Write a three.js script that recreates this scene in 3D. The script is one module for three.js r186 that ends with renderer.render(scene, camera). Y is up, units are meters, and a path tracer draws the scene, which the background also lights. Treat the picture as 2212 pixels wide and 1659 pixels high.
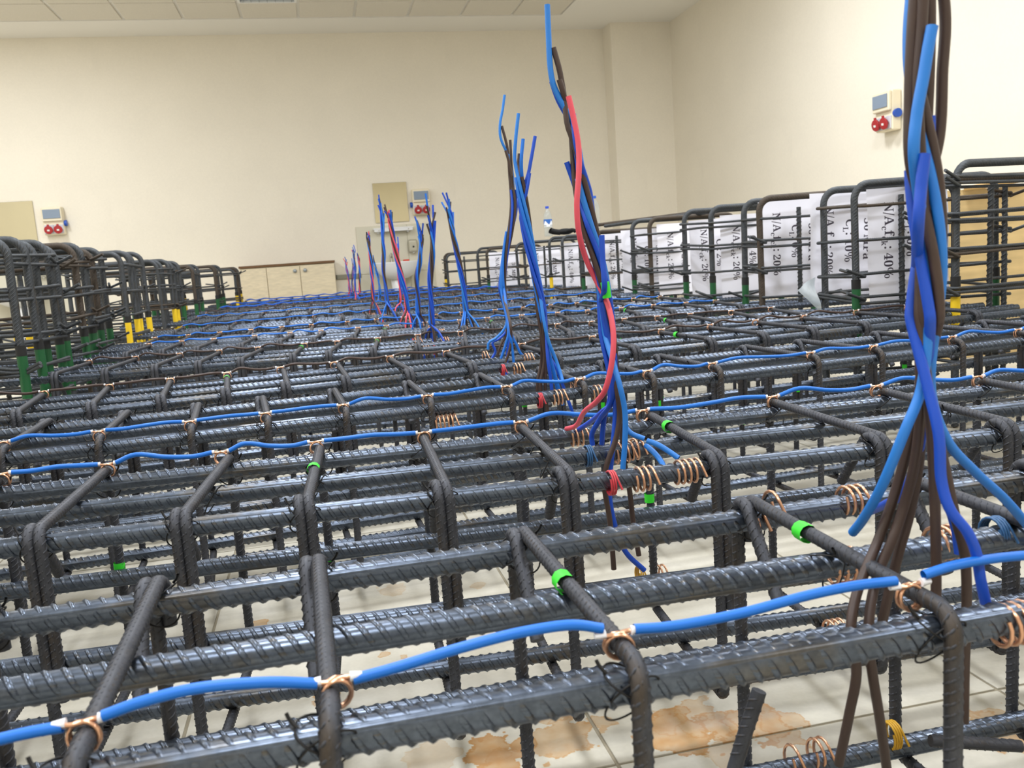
import * as THREE from 'three';
import { RoundedBoxGeometry } from 'three/addons/geometries/RoundedBoxGeometry.js';
import { mergeGeometries } from 'three/addons/utils/BufferGeometryUtils.js';
import { RectAreaLightUniformsLib } from 'three/addons/lights/RectAreaLightUniformsLib.js';

// ---------------------------------------------------------------- camera, lights, exposure
const scene = new THREE.Scene();
scene.background = new THREE.Color(0x0b0a09);
const renderer = new THREE.WebGLRenderer({ antialias: true });
renderer.toneMapping = THREE.LinearToneMapping;
renderer.toneMappingExposure = 1.0;
renderer.shadowMap.enabled = true;
const EYE = 0.69;                                   // lens height above the floor
const camera = new THREE.PerspectiveCamera(2 * Math.atan(829.5 / 1900) * 180 / Math.PI, 2212 / 1659, 0.02, 60);
camera.position.set(0, EYE, 0);
camera.up.set(0.0981, 0.98708, -0.12672);
camera.lookAt(0.20596, EYE - 0.144715, -0.9678);
camera.focus = 1.5; camera.userData.fStop = 13;
scene.add(camera);
RectAreaLightUniformsLib.init();
const CEIL = 2.737 + EYE;
// recessed ceiling fittings [x, depth]; the one at (-0.2, 9.47) is switched off
const LAMPS = [[-3.2, 8.87], [-3.2, 6.47], [-3.2, 4.07], [-3.2, 1.67], [-3.2, -0.73], [-0.2, 6.47], [-0.2, 4.07], [-0.2, 1.67], [-0.2, -0.73], [2.8, 6.47], [2.8, 4.07], [2.8, 1.67], [2.8, -0.73]];
const LAMP_POWER = 60;
const lampColor = new THREE.Color().setRGB(0.955, 1.0, 1.07);

// ---------------------------------------------------------------- small helpers
let seed = 7;
const rnd = () => { seed = (seed * 1664525 + 1013904223) >>> 0; return seed / 4294967296; };
const rr = (a, b) => a + (b - a) * rnd();
const V = (x, y, z) => new THREE.Vector3(x, y, z);
const taken = {};
function numbered(n) { const k = taken[n] = (taken[n] ?? -1) + 1; return k ? n + '_' + String(k).padStart(3, '0') : n; }
function add(parent, name, geo, mat, x = 0, y = 0, z = 0) {
  const m = new THREE.Mesh(geo, mat); m.name = parent === scene ? numbered(name) : name; m.position.set(x, y, z);
  m.castShadow = m.receiveShadow = true; parent.add(m); return m;
}
function tag(o, label, category, group) { o.userData.label = label; o.userData.category = category; if (group) o.userData.group = group; return o; }
function thing(name, label, category, [x, y, z] = [0, 0, 0], turn = 0, group) {
  const o = new THREE.Group(); o.name = numbered(name); o.position.set(x, y, z); o.rotation.y = turn; scene.add(o); return tag(o, label, category, group);
}
function struct(o, label) { o.userData.kind = 'structure'; if (label) o.userData.label = label; return o; }
const box = (w, h, d) => new THREE.BoxGeometry(w, h, d);
const rbox = (w, h, d, r = 0.004, s = 2) => new RoundedBoxGeometry(w, h, d, s, r);

// value noise for textures
const NT = new Float32Array(65536); for (let i = 0; i < 65536; i++) NT[i] = rnd();
function vnoise(x, y) {
  const xi = Math.floor(x), yi = Math.floor(y), fx = x - xi, fy = y - yi, u = fx * fx * (3 - 2 * fx), v = fy * fy * (3 - 2 * fy);
  const h = (a, b) => NT[((a & 255) << 8) | (b & 255)];
  const a = h(xi, yi), b = h(xi + 1, yi), c = h(xi, yi + 1), d = h(xi + 1, yi + 1);
  return a + (b - a) * u + (c - a) * v + (a - b - c + d) * u * v;
}
const fbm = (x, y, o = 4) => { let s = 0, a = 0.5, t = 0; for (let i = 0; i < o; i++) { s += a * vnoise(x, y); t += a; x = x * 2.03 + 17.1; y = y * 2.03 + 5.3; a *= 0.5; } return s / t; };
function dataTex(w, h, fn, srgb = true) {
  const d = new Uint8Array(w * h * 4);
  for (let y = 0; y < h; y++) for (let x = 0; x < w; x++) { const c = fn(x, y), k = (y * w + x) * 4; d[k] = c[0]; d[k + 1] = c[1]; d[k + 2] = c[2]; d[k + 3] = 255; }
  const t = new THREE.DataTexture(d, w, h); t.wrapS = t.wrapT = THREE.RepeatWrapping; t.magFilter = THREE.LinearFilter; t.minFilter = THREE.LinearMipmapLinearFilter; t.generateMipmaps = true;
  if (srgb) t.colorSpace = THREE.SRGBColorSpace; t.needsUpdate = true; return t;
}

// ---------------------------------------------------------------- materials
const scaleTex = dataTex(512, 256, (x, y) => {                         // mill scale: blue grey with brown flecks
  const n = fbm(x / 14, y / 18, 4), f = fbm(x / 60 + 40, y / 50, 3), s = vnoise(x / 2.2, y / 2.2);
  const v = 205 + (n - 0.5) * 60 + (s - 0.5) * 26, b = Math.max(0, f - 0.58) * 3.2;
  return [Math.min(255, v + 6 * b), v * (1 - 0.1 * b), v * (1.02 - 0.26 * b)].map(q => Math.max(0, Math.min(255, q)));
});
const roughTex = dataTex(256, 128, (x, y) => { const v = 150 + fbm(x / 9, y / 9, 4) * 110; return [v, v, v]; }, false);
const std = (color, roughness = 0.6, metalness = 0, more = {}) => new THREE.MeshStandardMaterial({ color, roughness, metalness, ...more });
const M = {
  bar: std(0x6d7784, 0.4, 0.85, { map: scaleTex, roughnessMap: roughTex }),
  tie: std(0x53555a, 0.56, 0.55, { map: scaleTex }),
  stub: std(0x5a5e60, 0.56, 0.55, { map: scaleTex }),
  stubRusty: std(0x5a4f42, 0.68, 0.25, { map: scaleTex }),
  cut: std(0x9a9a96, 0.5, 0.4),
  bind: std(0x1e1d1d, 0.5, 0.5),
  copper: std(0xd9a888, 0.28, 0.85),
  pale: std(0xe6e6ea, 0.5),
  green: std(0x15542c, 0.45), yellow: std(0xe8c21c, 0.5), black: std(0x141414, 0.6),
  neon: std(0x35d02c, 0.55),
  wall: null, ceil: std(0xf3f0e9, 0.9),
  white: std(0xe9e8e4, 0.35), cream: std(0xeadfc4, 0.45),
};
const wireCol = { b: 0x0c69c8, B: 0x0746b6, l: 0x1f74c8, n: 0x3d2c25, p: 0xd84f5f, c: 0xd08a5c, r: 0xb8323c, t: 0x2a557f, y: 0xc89a24 };
const wireMat = {}; for (const k in wireCol) wireMat[k] = k === 'c' ? M.copper : std(wireCol[k], 0.48);
const wallTex = dataTex(512, 512, (x, y) => { const v = 246 + (fbm(x / 3, y / 3, 3) - 0.5) * 6 + (fbm(x / 90, y / 90, 3) - 0.5) * 6; return [v, v, v]; });
M.wall = std(0xf4ecdb, 0.92, 0, { map: wallTex });

// ---------------------------------------------------------------- swept bars with real ribs
class Path {
  constructor(pts, n0) {
    this.p = pts; const n = pts.length; this.s = [0]; this.T = []; this.N = []; this.B = [];
    for (let i = 1; i < n; i++) this.s.push(this.s[i - 1] + pts[i].distanceTo(pts[i - 1]));
    for (let i = 0; i < n; i++) this.T.push(pts[Math.min(n - 1, i + 1)].clone().sub(pts[Math.max(0, i - 1)]).normalize());
    let N = n0 ? n0.clone() : Math.abs(this.T[0].y) < 0.9 ? V(0, 1, 0) : V(1, 0, 0);
    for (let i = 0; i < n; i++) { N = N.clone().addScaledVector(this.T[i], -N.dot(this.T[i])).normalize(); this.N.push(N); this.B.push(this.T[i].clone().cross(N)); }
    this.len = this.s[n - 1]; this.k = 0;
  }
  at(s) {
    if (s < this.s[this.k]) this.k = 0;
    while (this.k < this.p.length - 2 && s > this.s[this.k + 1]) this.k++;
    const k = this.k, f = (s - this.s[k]) / (this.s[k + 1] - this.s[k]);
    return [this.p[k].clone().lerp(this.p[k + 1], f), this.N[k].clone().lerp(this.N[k + 1], f).normalize(), this.B[k].clone().lerp(this.B[k + 1], f).normalize(), this.T[k].clone().lerp(this.T[k + 1], f).normalize()];
  }
}
// opt: sides, step (rib spacing, 0 for none), h, n (segments per rib), slant
function rebar(path, r, opt = {}) {
  const { sides = 10, step = 0, h = r * 0.14, n = 5, slant = 0.55, w = r * 0.26, seam = true } = opt;
  const P = [], Nn = [], U = [], I = [];
  const put = (p, nn, u, v) => { P.push(p.x, p.y, p.z); Nn.push(nn.x, nn.y, nn.z); U.push(u, v); return P.length / 3 - 1; };
  const np = path.p.length, tmp = V(0, 0, 0);
  const ring = (i, k) => { const a = k / sides * 2 * Math.PI; return tmp.copy(path.N[i]).multiplyScalar(Math.cos(a)).addScaledVector(path.B[i], Math.sin(a)); };
  for (let i = 0; i < np; i++) for (let k = 0; k <= sides; k++) { const d = ring(i, k); put(path.p[i].clone().addScaledVector(d, r), d, path.s[i] * 2.2, k / sides * 0.35); }
  for (let i = 0; i < np - 1; i++) for (let k = 0; k < sides; k++) { const a = i * (sides + 1) + k, b = a + sides + 1; I.push(a, a + 1, b, a + 1, b + 1, b); }
  for (const [i, sgn] of [[0, -1], [np - 1, 1]]) {                     // end caps
    const t = path.T[i].clone().multiplyScalar(sgn), c = put(path.p[i], t, 0, 0), st = P.length / 3;
    for (let k = 0; k <= sides; k++) put(path.p[i].clone().addScaledVector(ring(i, k), r), t, 0.1, 0.1);
    for (let k = 0; k < sides; k++) sgn < 0 ? I.push(c, st + k + 1, st + k) : I.push(c, st + k, st + k + 1);
  }
  if (step) {
    const dir = (N, B, a) => N.clone().multiplyScalar(Math.cos(a)).addScaledVector(B, Math.sin(a));
    for (let side = 0; side < 2; side++) for (let s0 = step * (0.7 + side * 0.5); s0 < path.len - step; s0 += step) {
      let prev = -1;
      for (let j = 0; j <= n; j++) {
        const th = (j / n - 0.5) * 2 * 1.32, s = Math.min(path.len, Math.max(0, s0 + slant * r * th)), [c, N, B, T] = path.at(s);
        const d = dir(N, B, th + side * Math.PI), hh = h * Math.cos(th / 1.32 * 1.5);
        const q = put(c.clone().addScaledVector(T, -w).addScaledVector(d, r * 0.985), d.clone().multiplyScalar(0.55).addScaledVector(T, -0.83), s * 2.2, th);
        put(c.clone().addScaledVector(d, r + hh), d, s * 2.2 + 0.01, th);
        put(c.clone().addScaledVector(T, w).addScaledVector(d, r * 0.985), d.clone().multiplyScalar(0.55).addScaledVector(T, 0.83), s * 2.2 + 0.02, th);
        if (prev >= 0) I.push(prev, q, prev + 1, prev + 1, q, q + 1, prev + 1, q + 1, prev + 2, prev + 2, q + 1, q + 2);
        prev = q;
      }
    }
    if (seam) for (const a0 of [Math.PI / 2, -Math.PI / 2]) {          // the two lengthwise ribs
      let prev = -1;
      for (let i = 0; i < np; i++) {
        const q = P.length / 3, prof = [[-0.19, 0.985], [-0.11, 1.1], [0.11, 1.1], [0.19, 0.985]];
        for (const [da, k] of prof) { const d = dir(path.N[i], path.B[i], a0 + da); put(path.p[i].clone().addScaledVector(d, r * k), dir(path.N[i], path.B[i], a0 + da * 3), path.s[i] * 2.2, 0.2); }
        if (prev >= 0) for (let e = 0; e < 3; e++) I.push(prev + e, prev + e + 1, q + e, prev + e + 1, q + e + 1, q + e);
        prev = q;
      }
    }
  }
  const g = new THREE.BufferGeometry();
  g.setAttribute('position', new THREE.Float32BufferAttribute(P, 3)); g.setAttribute('normal', new THREE.Float32BufferAttribute(Nn, 3)); g.setAttribute('uv', new THREE.Float32BufferAttribute(U, 2)); g.setIndex(I); return g;
}
const arc = (out, cx, cy, r, a0, a1, n, f) => { for (let i = 0; i <= n; i++) { const a = (a0 + (a1 - a0) * i / n) * Math.PI / 180; out.push(f(cx + r * Math.cos(a), cy + r * Math.sin(a))); } };
const wire = (pts, r, seg, sides = 7) => new THREE.TubeGeometry(new THREE.CatmullRomCurve3(pts, false, 'centripetal'), seg, r, sides);

// ---------------------------------------------------------------- measured places (x, height, -depth), metres
const W1 = [[-0.2596,0.4115,-0.567],[-0.2335,0.4149,-0.567],[-0.2017,0.4176,-0.567],[-0.1695,0.418,-0.567],[-0.1356,0.4254,-0.567],[-0.1016,0.4287,-0.567],[-0.0558,0.4249,-0.567],[-0.0133,0.416,-0.567],[0.0255,0.4204,-0.567],[0.0736,0.4274,-0.567],[0.1163,0.4314,-0.567],[0.1531,0.4305,-0.567],[0.1851,0.4211,-0.567],[0.2254,0.4177,-0.567],[0.2799,0.4188,-0.567],[0.3364,0.4243,-0.567],[0.3751,0.4257,-0.567],[0.4208,0.4236,-0.567],[0.4595,0.429,-0.567],[0.497,0.4295,-0.567],[0.544,0.4266,-0.567],[0.6059,0.4239,-0.567]];
const STAINS = [[0.171,1.151,0.035,1],[0.188,1.105,0.03,1],[0.276,1.15,0.05,0.6],[0.282,1.209,0.02,0.5],[0.224,1.149,0.018,1],[0.443,1.098,0.05,0.9],[0.49,1.156,0.03,0.5],[0.43,1.135,0.03,0.5],[0.507,1.097,0.03,0.8],[0.561,1.089,0.04,0.8],[0.591,1.078,0.04,0.6],[0.475,1.031,0.03,0.4],[0.341,1.167,0.02,0.5],[0.869,0.954,0.05,0.6],[0.865,0.975,0.03,0.4],[0.085,1.154,0.04,0.25],[-0.053,1.383,0.02,0.6],[0.054,1.51,0.012,0.6],[0.099,1.833,0.03,0.25],[0.271,1.775,0.02,0.3],[-0.176,1.738,0.02,0.7],[-0.146,1.681,0.02,0.4],[0.469,1.108,0.02,0.5],[0.085,1.49,0.008,0.6]];
const A1 = [[0.4562,0.5452,-0.6],[0.4563,0.5785,-0.6],[0.4596,0.6219,-0.6],[0.4613,0.6647,-0.6],[0.4605,0.7105,-0.6],[0.459,0.7553,-0.6],[0.4582,0.7959,-0.6],[0.459,0.8357,-0.6],[0.4607,0.8846,-0.6],[0.4622,0.9198,-0.6]];
const A2 = [[0.4067,0.4611,-1.2],[0.404,0.5158,-1.2],[0.4,0.5698,-1.2],[0.3961,0.6231,-1.2],[0.3894,0.6759,-1.2],[0.3812,0.7217,-1.2],[0.3747,0.7731,-1.2],[0.3697,0.8236,-1.2],[0.3631,0.8674,-1.2],[0.3557,0.8985,-1.2]];
const A3 = [[0.4725,0.4471,-1.84],[0.4709,0.5181,-1.84],[0.4642,0.5886,-1.84],[0.4555,0.6585,-1.84],[0.448,0.7274,-1.84],[0.4426,0.7954,-1.84],[0.4405,0.8529,-1.84],[0.4398,0.9004,-1.84]];
const A4 = [[0.5222,0.4502,-2.45],[0.5166,0.5235,-2.45],[0.5115,0.6027,-2.45],[0.5225,0.6799,-2.45],[0.5439,0.756,-2.45],[0.5627,0.8318,-2.45],[0.5645,0.8953,-2.45],[0.5566,0.9714,-2.45],[0.5497,1.0217,-2.45]];
const AG = [[[0.6075,0.405,-3.6746],[0.604,0.513,-3.6746],[0.5973,0.6299,-3.6746],[0.5853,0.7268,-3.6746],[0.5758,0.8038,-3.6746],[0.5694,0.8706,-3.6746],[0.5597,0.9183,-3.6746]],[[0.4053,0.405,-3.2627],[0.4072,0.4914,-3.2627],[0.4088,0.5942,-3.2627],[0.4227,0.6783,-3.2627],[0.4351,0.7452,-3.2627],[0.4372,0.8124,-3.2627],[0.4373,0.896,-3.2627]],[[0.4284,0.4051,-3.9129],[0.4318,0.5181,-3.9129],[0.4363,0.6199,-3.9129],[0.4595,0.6996,-3.9129],[0.4703,0.7797,-3.9129],[0.4689,0.8602,-3.9129]],[[0.4059,0.4025,-4.156],[0.4065,0.5115,-4.156],[0.3943,0.6206,-4.156],[0.3803,0.7075,-4.156],[0.3706,0.7935,-4.156],[0.3632,0.8788,-4.156],[0.3559,0.9172,-4.156]],[[0.3823,0.4029,-5.05],[0.3836,0.5343,-5.05],[0.3773,0.6392,-5.05],[0.3891,0.7422,-5.05],[0.3934,0.8194,-5.05],[0.3975,0.922,-5.05],[0.4014,1.024,-5.05]],[[0.3232,0.4157,-5.33],[0.3253,0.5592,-5.33],[0.33,0.6413,-5.33],[0.3318,0.7504,-5.33],[0.3284,0.8321,-5.33],[0.324,0.873,-5.33]],[[0.4727,0.4148,-5.33],[0.4874,0.5193,-5.33],[0.4915,0.6297,-5.33],[0.4956,0.7394,-5.33],[0.496,0.8078,-5.33]],[[0.4825,0.405,-7.0071],[0.4811,0.5503,-7.0071],[0.4693,0.6594,-7.0071],[0.4615,0.7318,-7.0071]],[[0.391,0.3988,-8.3677],[0.3953,0.5364,-8.3677],[0.4114,0.664,-8.3677],[0.4106,0.7922,-8.3677]],[[0.3254,0.4082,-7.84],[0.3306,0.549,-7.84],[0.3458,0.6684,-7.84],[0.349,0.7882,-7.84],[0.3567,0.8276,-7.84]],[[0.3083,0.4054,-8.6462],[0.3075,0.5831,-8.6462],[0.3005,0.694,-8.6462],[0.2937,0.7605,-8.6462]],[[0.3248,0.405,-8.6186],[0.3373,0.537,-8.6186],[0.3627,0.6675,-8.6186],[0.3732,0.7328,-8.6186]]];
const B1 = [["b",[[0.4562,0.5638,-0.6],[0.4416,0.5319,-0.6],[0.4346,0.4826,-0.62],[0.4429,0.4406,-0.66],[0.4469,0.4235,-0.68]]],["B",[[0.4548,0.5652,-0.59],[0.4564,0.5302,-0.58],[0.4589,0.4931,-0.58],[0.4625,0.4717,-0.575],[0.4742,0.4529,-0.57],[0.4827,0.4329,-0.57],[0.4862,0.4134,-0.57],[0.4915,0.3915,-0.57]]],["l",[[0.4723,0.5608,-0.61],[0.4953,0.5144,-0.62],[0.5306,0.4811,-0.63],[0.5697,0.449,-0.64],[0.6228,0.4008,-0.66],[0.674,0.3505,-0.68]]],["n",[[0.4693,0.5559,-0.62],[0.4667,0.5118,-0.63],[0.4596,0.4644,-0.64],[0.4451,0.4297,-0.64],[0.4248,0.4073,-0.63],[0.4083,0.3872,-0.62],[0.3979,0.3648,-0.61],[0.4026,0.3318,-0.61],[0.4021,0.2898,-0.62],[0.404,0.2313,-0.64]]],["n",[[0.4638,0.5579,-0.61],[0.4661,0.5022,-0.62],[0.462,0.4587,-0.63],[0.4504,0.43,-0.63],[0.4388,0.4073,-0.63],[0.4238,0.3848,-0.62],[0.414,0.3581,-0.61],[0.4171,0.3292,-0.61],[0.4306,0.2802,-0.62],[0.4523,0.2081,-0.64]]],["n",[[0.4889,0.5512,-0.64],[0.4843,0.4917,-0.64],[0.4752,0.4481,-0.64],[0.4638,0.4126,-0.64],[0.4536,0.3766,-0.64],[0.4452,0.3442,-0.64]]],["n",[[0.4625,0.5594,-0.6],[0.4667,0.5102,-0.6],[0.4688,0.464,-0.6],[0.4697,0.4249,-0.6],[0.4698,0.3813,-0.6]]],["n",[[0.4762,0.5559,-0.615],[0.487,0.5047,-0.615],[0.4991,0.4519,-0.615],[0.5091,0.4143,-0.615],[0.5112,0.3647,-0.615],[0.5097,0.319,-0.615],[0.5091,0.2637,-0.615]]],["B",[[0.4749,0.5554,-0.62],[0.4843,0.5038,-0.64],[0.5002,0.4553,-0.68],[0.5237,0.4241,-0.74],[0.5559,0.3881,-0.82]]],["B",[[0.5101,0.5462,-0.66],[0.5203,0.4872,-0.66],[0.5299,0.4438,-0.66],[0.5376,0.417,-0.66],[0.5405,0.3971,-0.66]]]];
const PINK = [["p",[[0.3564,0.896,-1.18],[0.3616,0.864,-1.178],[0.365,0.8269,-1.175],[0.3618,0.7898,-1.172],[0.357,0.753,-1.172],[0.3592,0.7157,-1.178],[0.3729,0.677,-1.195],[0.3889,0.6434,-1.2],[0.3974,0.6137,-1.185],[0.3971,0.5726,-1.165],[0.3913,0.5345,-1.16],[0.3829,0.4948,-1.17],[0.3792,0.4735,-1.2],[0.3767,0.4478,-1.26],[0.3796,0.4155,-1.32],[0.3751,0.4043,-1.36]]]];
const B2 = [["B",[[0.4039,0.4751,-1.2],[0.4013,0.4468,-1.25],[0.3996,0.417,-1.32],[0.3922,0.3993,-1.36]]],["B",[[0.4018,0.4753,-1.2],[0.3946,0.4385,-1.24],[0.3863,0.4109,-1.26],[0.3868,0.395,-1.26]]],["B",[[0.4074,0.4747,-1.2],[0.4038,0.434,-1.2],[0.3973,0.3933,-1.2],[0.3903,0.3453,-1.2],[0.3923,0.3028,-1.2],[0.4093,0.2434,-1.2],[0.4383,0.2088,-1.2]]],["B",[[0.4056,0.472,-1.22],[0.402,0.4413,-1.24],[0.4016,0.3947,-1.26]]],["n",[[0.4072,0.4829,-1.19],[0.4081,0.4489,-1.19],[0.4007,0.4156,-1.19],[0.3862,0.3829,-1.19],[0.3797,0.356,-1.19],[0.3854,0.2925,-1.19],[0.3872,0.2213,-1.19]]],["n",[[0.4189,0.4776,-1.22],[0.422,0.4284,-1.22],[0.4212,0.3863,-1.22],[0.4284,0.3284,-1.22],[0.4316,0.2775,-1.22],[0.4379,0.2255,-1.22]]],["B",[[0.4003,0.501,-1.16],[0.4064,0.4607,-1.16],[0.4043,0.4209,-1.16],[0.3984,0.3745,-1.16]]],["l",[[0.4138,0.4642,-1.22],[0.4231,0.4353,-1.22],[0.4309,0.4188,-1.21],[0.4483,0.4096,-1.2]]],["l",[[0.4299,0.4205,-1.14],[0.4408,0.4159,-1.13],[0.4534,0.4066,-1.12],[0.4631,0.3978,-1.11]]],["l",[[0.435,0.4093,-1.16],[0.4406,0.4007,-1.14],[0.4425,0.3915,-1.12],[0.4409,0.3873,-1.11]]]];
const B3 = [["n",[[0.4669,0.4578,-1.84],[0.4553,0.408,-1.84],[0.4567,0.3669,-1.84]]],["n",[[0.469,0.4576,-1.84],[0.465,0.3968,-1.84],[0.4672,0.3349,-1.84]]],["B",[[0.47,0.4596,-1.82],[0.4736,0.4189,-1.82],[0.474,0.3935,-1.82]]],["b",[[0.4786,0.477,-1.84],[0.4863,0.4356,-1.84],[0.4977,0.3832,-1.84],[0.5024,0.357,-1.84]]],["l",[[0.4671,0.5397,-1.82],[0.4747,0.4992,-1.82],[0.4885,0.4578,-1.82],[0.4942,0.4282,-1.81],[0.4946,0.4133,-1.8]]],["B",[[0.4956,0.4595,-1.9],[0.5108,0.4265,-1.9],[0.5269,0.3719,-1.9],[0.5433,0.3167,-1.9]]],["n",[[0.4707,0.4533,-1.88],[0.4595,0.4129,-1.88],[0.4546,0.3716,-1.88]]],["b",[[0.4768,0.4651,-1.86],[0.4895,0.433,-1.86],[0.4974,0.3909,-1.86]]]];
const B4 = [["B",[[0.5174,0.4971,-2.45],[0.485,0.4601,-2.45],[0.4626,0.4489,-2.45],[0.4585,0.4293,-2.45]]],["B",[[0.5298,0.4795,-2.5],[0.5029,0.452,-2.5],[0.483,0.443,-2.5],[0.4892,0.4153,-2.5],[0.4768,0.3961,-2.5]]],["n",[[0.526,0.4663,-2.5],[0.5071,0.434,-2.5],[0.4937,0.4013,-2.5]]],["b",[[0.5103,0.4747,-2.4],[0.5,0.4431,-2.4],[0.484,0.4054,-2.4]]],["n",[[0.5088,0.5033,-2.36],[0.5078,0.4522,-2.36],[0.488,0.3961,-2.36]]],["b",[[0.507,0.4779,-2.36],[0.5095,0.4392,-2.36],[0.5115,0.3939,-2.36]]],["b",[[0.5398,0.4651,-2.5],[0.554,0.4298,-2.5],[0.5659,0.4015,-2.5],[0.5847,0.3901,-2.5]]],["B",[[0.512,0.4616,-2.4],[0.5039,0.4232,-2.4],[0.4976,0.3713,-2.4],[0.4921,0.3323,-2.4]]]];
const T2 = [["l",[[0.3533,0.8801,-1.2],[0.3474,0.9018,-1.2],[0.3412,0.9184,-1.2],[0.3388,0.9415,-1.2],[0.3392,0.9776,-1.2],[0.34,1.0194,-1.2]]],["B",[[0.3562,0.8623,-1.205],[0.3491,0.8965,-1.205],[0.3415,0.9212,-1.205]]],["n",[[0.3604,0.8675,-1.2],[0.3559,0.9015,-1.2],[0.3515,0.9352,-1.2],[0.3448,0.9637,-1.2]]],["n",[[0.358,0.873,-1.195],[0.3529,0.9068,-1.195],[0.3492,0.9208,-1.195]]],["B",[[0.3628,0.7657,-1.18],[0.3639,0.8275,-1.18],[0.3614,0.8728,-1.18]]],["B",[[0.3767,0.7546,-1.21],[0.3662,0.7839,-1.21],[0.3572,0.8128,-1.21]]],["B",[[0.3847,0.5869,-1.16],[0.3862,0.6378,-1.16],[0.3857,0.6758,-1.16],[0.3862,0.7083,-1.16]]]];
const T1 = [["n",[[0.4694,0.6925,-0.6],[0.4718,0.7548,-0.6],[0.4749,0.8055,-0.6],[0.4772,0.8388,-0.6],[0.474,0.8749,-0.6]]],["l",[[0.4352,0.7133,-0.575],[0.4314,0.7431,-0.575],[0.4338,0.7691,-0.575],[0.4399,0.7979,-0.575],[0.4429,0.8138,-0.575],[0.4467,0.8308,-0.575]]],["B",[[0.4305,0.6665,-0.57],[0.4313,0.6932,-0.57],[0.4337,0.7195,-0.57],[0.4368,0.7416,-0.57]]],["n",[[0.4469,0.6968,-0.59],[0.4403,0.7345,-0.59],[0.4393,0.7813,-0.59],[0.4414,0.827,-0.59],[0.4453,0.8718,-0.59]]],["n",[[0.4474,0.71,-0.585],[0.4436,0.7538,-0.585],[0.4421,0.7934,-0.585],[0.4453,0.8321,-0.585],[0.4476,0.8703,-0.585]]]];
const T3 = [["l",[[0.4372,0.834,-1.84],[0.4309,0.8866,-1.84],[0.4359,0.9288,-1.84],[0.4454,0.98,-1.84]]],["B",[[0.4412,0.8051,-1.84],[0.4565,0.8521,-1.84],[0.4671,0.8897,-1.84],[0.478,0.9328,-1.84]]],["b",[[0.4382,0.8235,-1.83],[0.4421,0.8802,-1.83],[0.4493,0.9269,-1.83]]],["n",[[0.44,0.8357,-1.86],[0.4426,0.874,-1.86],[0.4465,0.9007,-1.86]]],["B",[[0.4409,0.7756,-1.83],[0.4501,0.8229,-1.83],[0.4584,0.8567,-1.83]]]];
const T4 = [["l",[[0.5575,0.9462,-2.45],[0.5383,1.0097,-2.45],[0.5384,1.047,-2.45],[0.5494,1.09,-2.45],[0.5572,1.1268,-2.45]]],["n",[[0.561,0.9208,-2.45],[0.5549,0.984,-2.45],[0.5434,1.0443,-2.45]]],["n",[[0.5616,0.9187,-2.43],[0.559,0.9563,-2.43],[0.5598,1.0035,-2.43]]],["n",[[0.5558,0.9054,-2.42],[0.5485,0.9493,-2.42],[0.5425,0.9744,-2.42]]]];
const COILS = [["c",3,"x",0.5524,0.3965,-0.845],["c",1,"x",0.4549,0.4029,-0.845],["c",1,"x",0.438,0.3865,-0.845],["c",3,"x",0.4481,0.3853,-0.7],["c",4,"x",0.557,0.3922,-0.7],["t",4,"x",0.6122,0.3937,-0.7],["c",4,"x",0.4957,0.3856,-0.545],["c",1,"x",0.4727,0.1023,-0.845],["c",2,"x",0.506,0.1042,-0.845],["y",4,"x",0.6018,0.1067,-0.845],["c",3,"x",0.6795,0.122,-1.085],["r",3,"x",0.3475,0.3895,-1.06],["c",3,"x",0.3908,0.3897,-1.06],["c",4,"x",0.4519,0.3922,-1.06],["c",3,"x",0.3932,0.3899,-1.36],["c",3,"x",0.4205,0.3878,-1.22],["t",3,"x",0.3665,0.3892,-1.22],["c",2,"x",0.4404,0.3911,-1.22],["r",3,"x",0.4337,0.3847,-1.77],["c",3,"x",0.4743,0.3875,-1.77],["c",2,"x",0.5572,0.3889,-1.77],["c",2,"x",0.5477,0.389,-1.9],["r",3,"x",0.4667,0.3856,-2.3],["c",3,"x",0.5077,0.3854,-2.3],["c",2,"x",0.4737,0.3934,-2.6],["c",3,"x",0.5728,0.3921,-2.45],["c",2,"x",0.5961,0.3891,-2.33],["c",3,"x",0.3437,0.3874,-3.0],["r",2,"x",0.374,0.3862,-3.0],["c",3,"x",0.463,0.3878,-3.0],["c",3,"x",0.3478,0.3932,-3.3],["c",2,"x",0.4538,0.0863,-1.24],["c",1,"x",0.473,0.0846,-1.24],["y",3,"x",0.497,0.1276,-1.385],["c",2,"x",0.5336,0.1238,-1.385],["c",5,"x",0.2287,0.364,-1.75]];
const HOOKS = [[[0.3615,0.2775,-0.7],[0.3473,0.2421,-0.7],[0.3334,0.2032,-0.7]],[[0.6194,0.1214,-0.8],[0.7197,0.1063,-0.78]],[[0.4647,0.2872,-1.06],[0.462,0.2539,-1.06]]];
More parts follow.
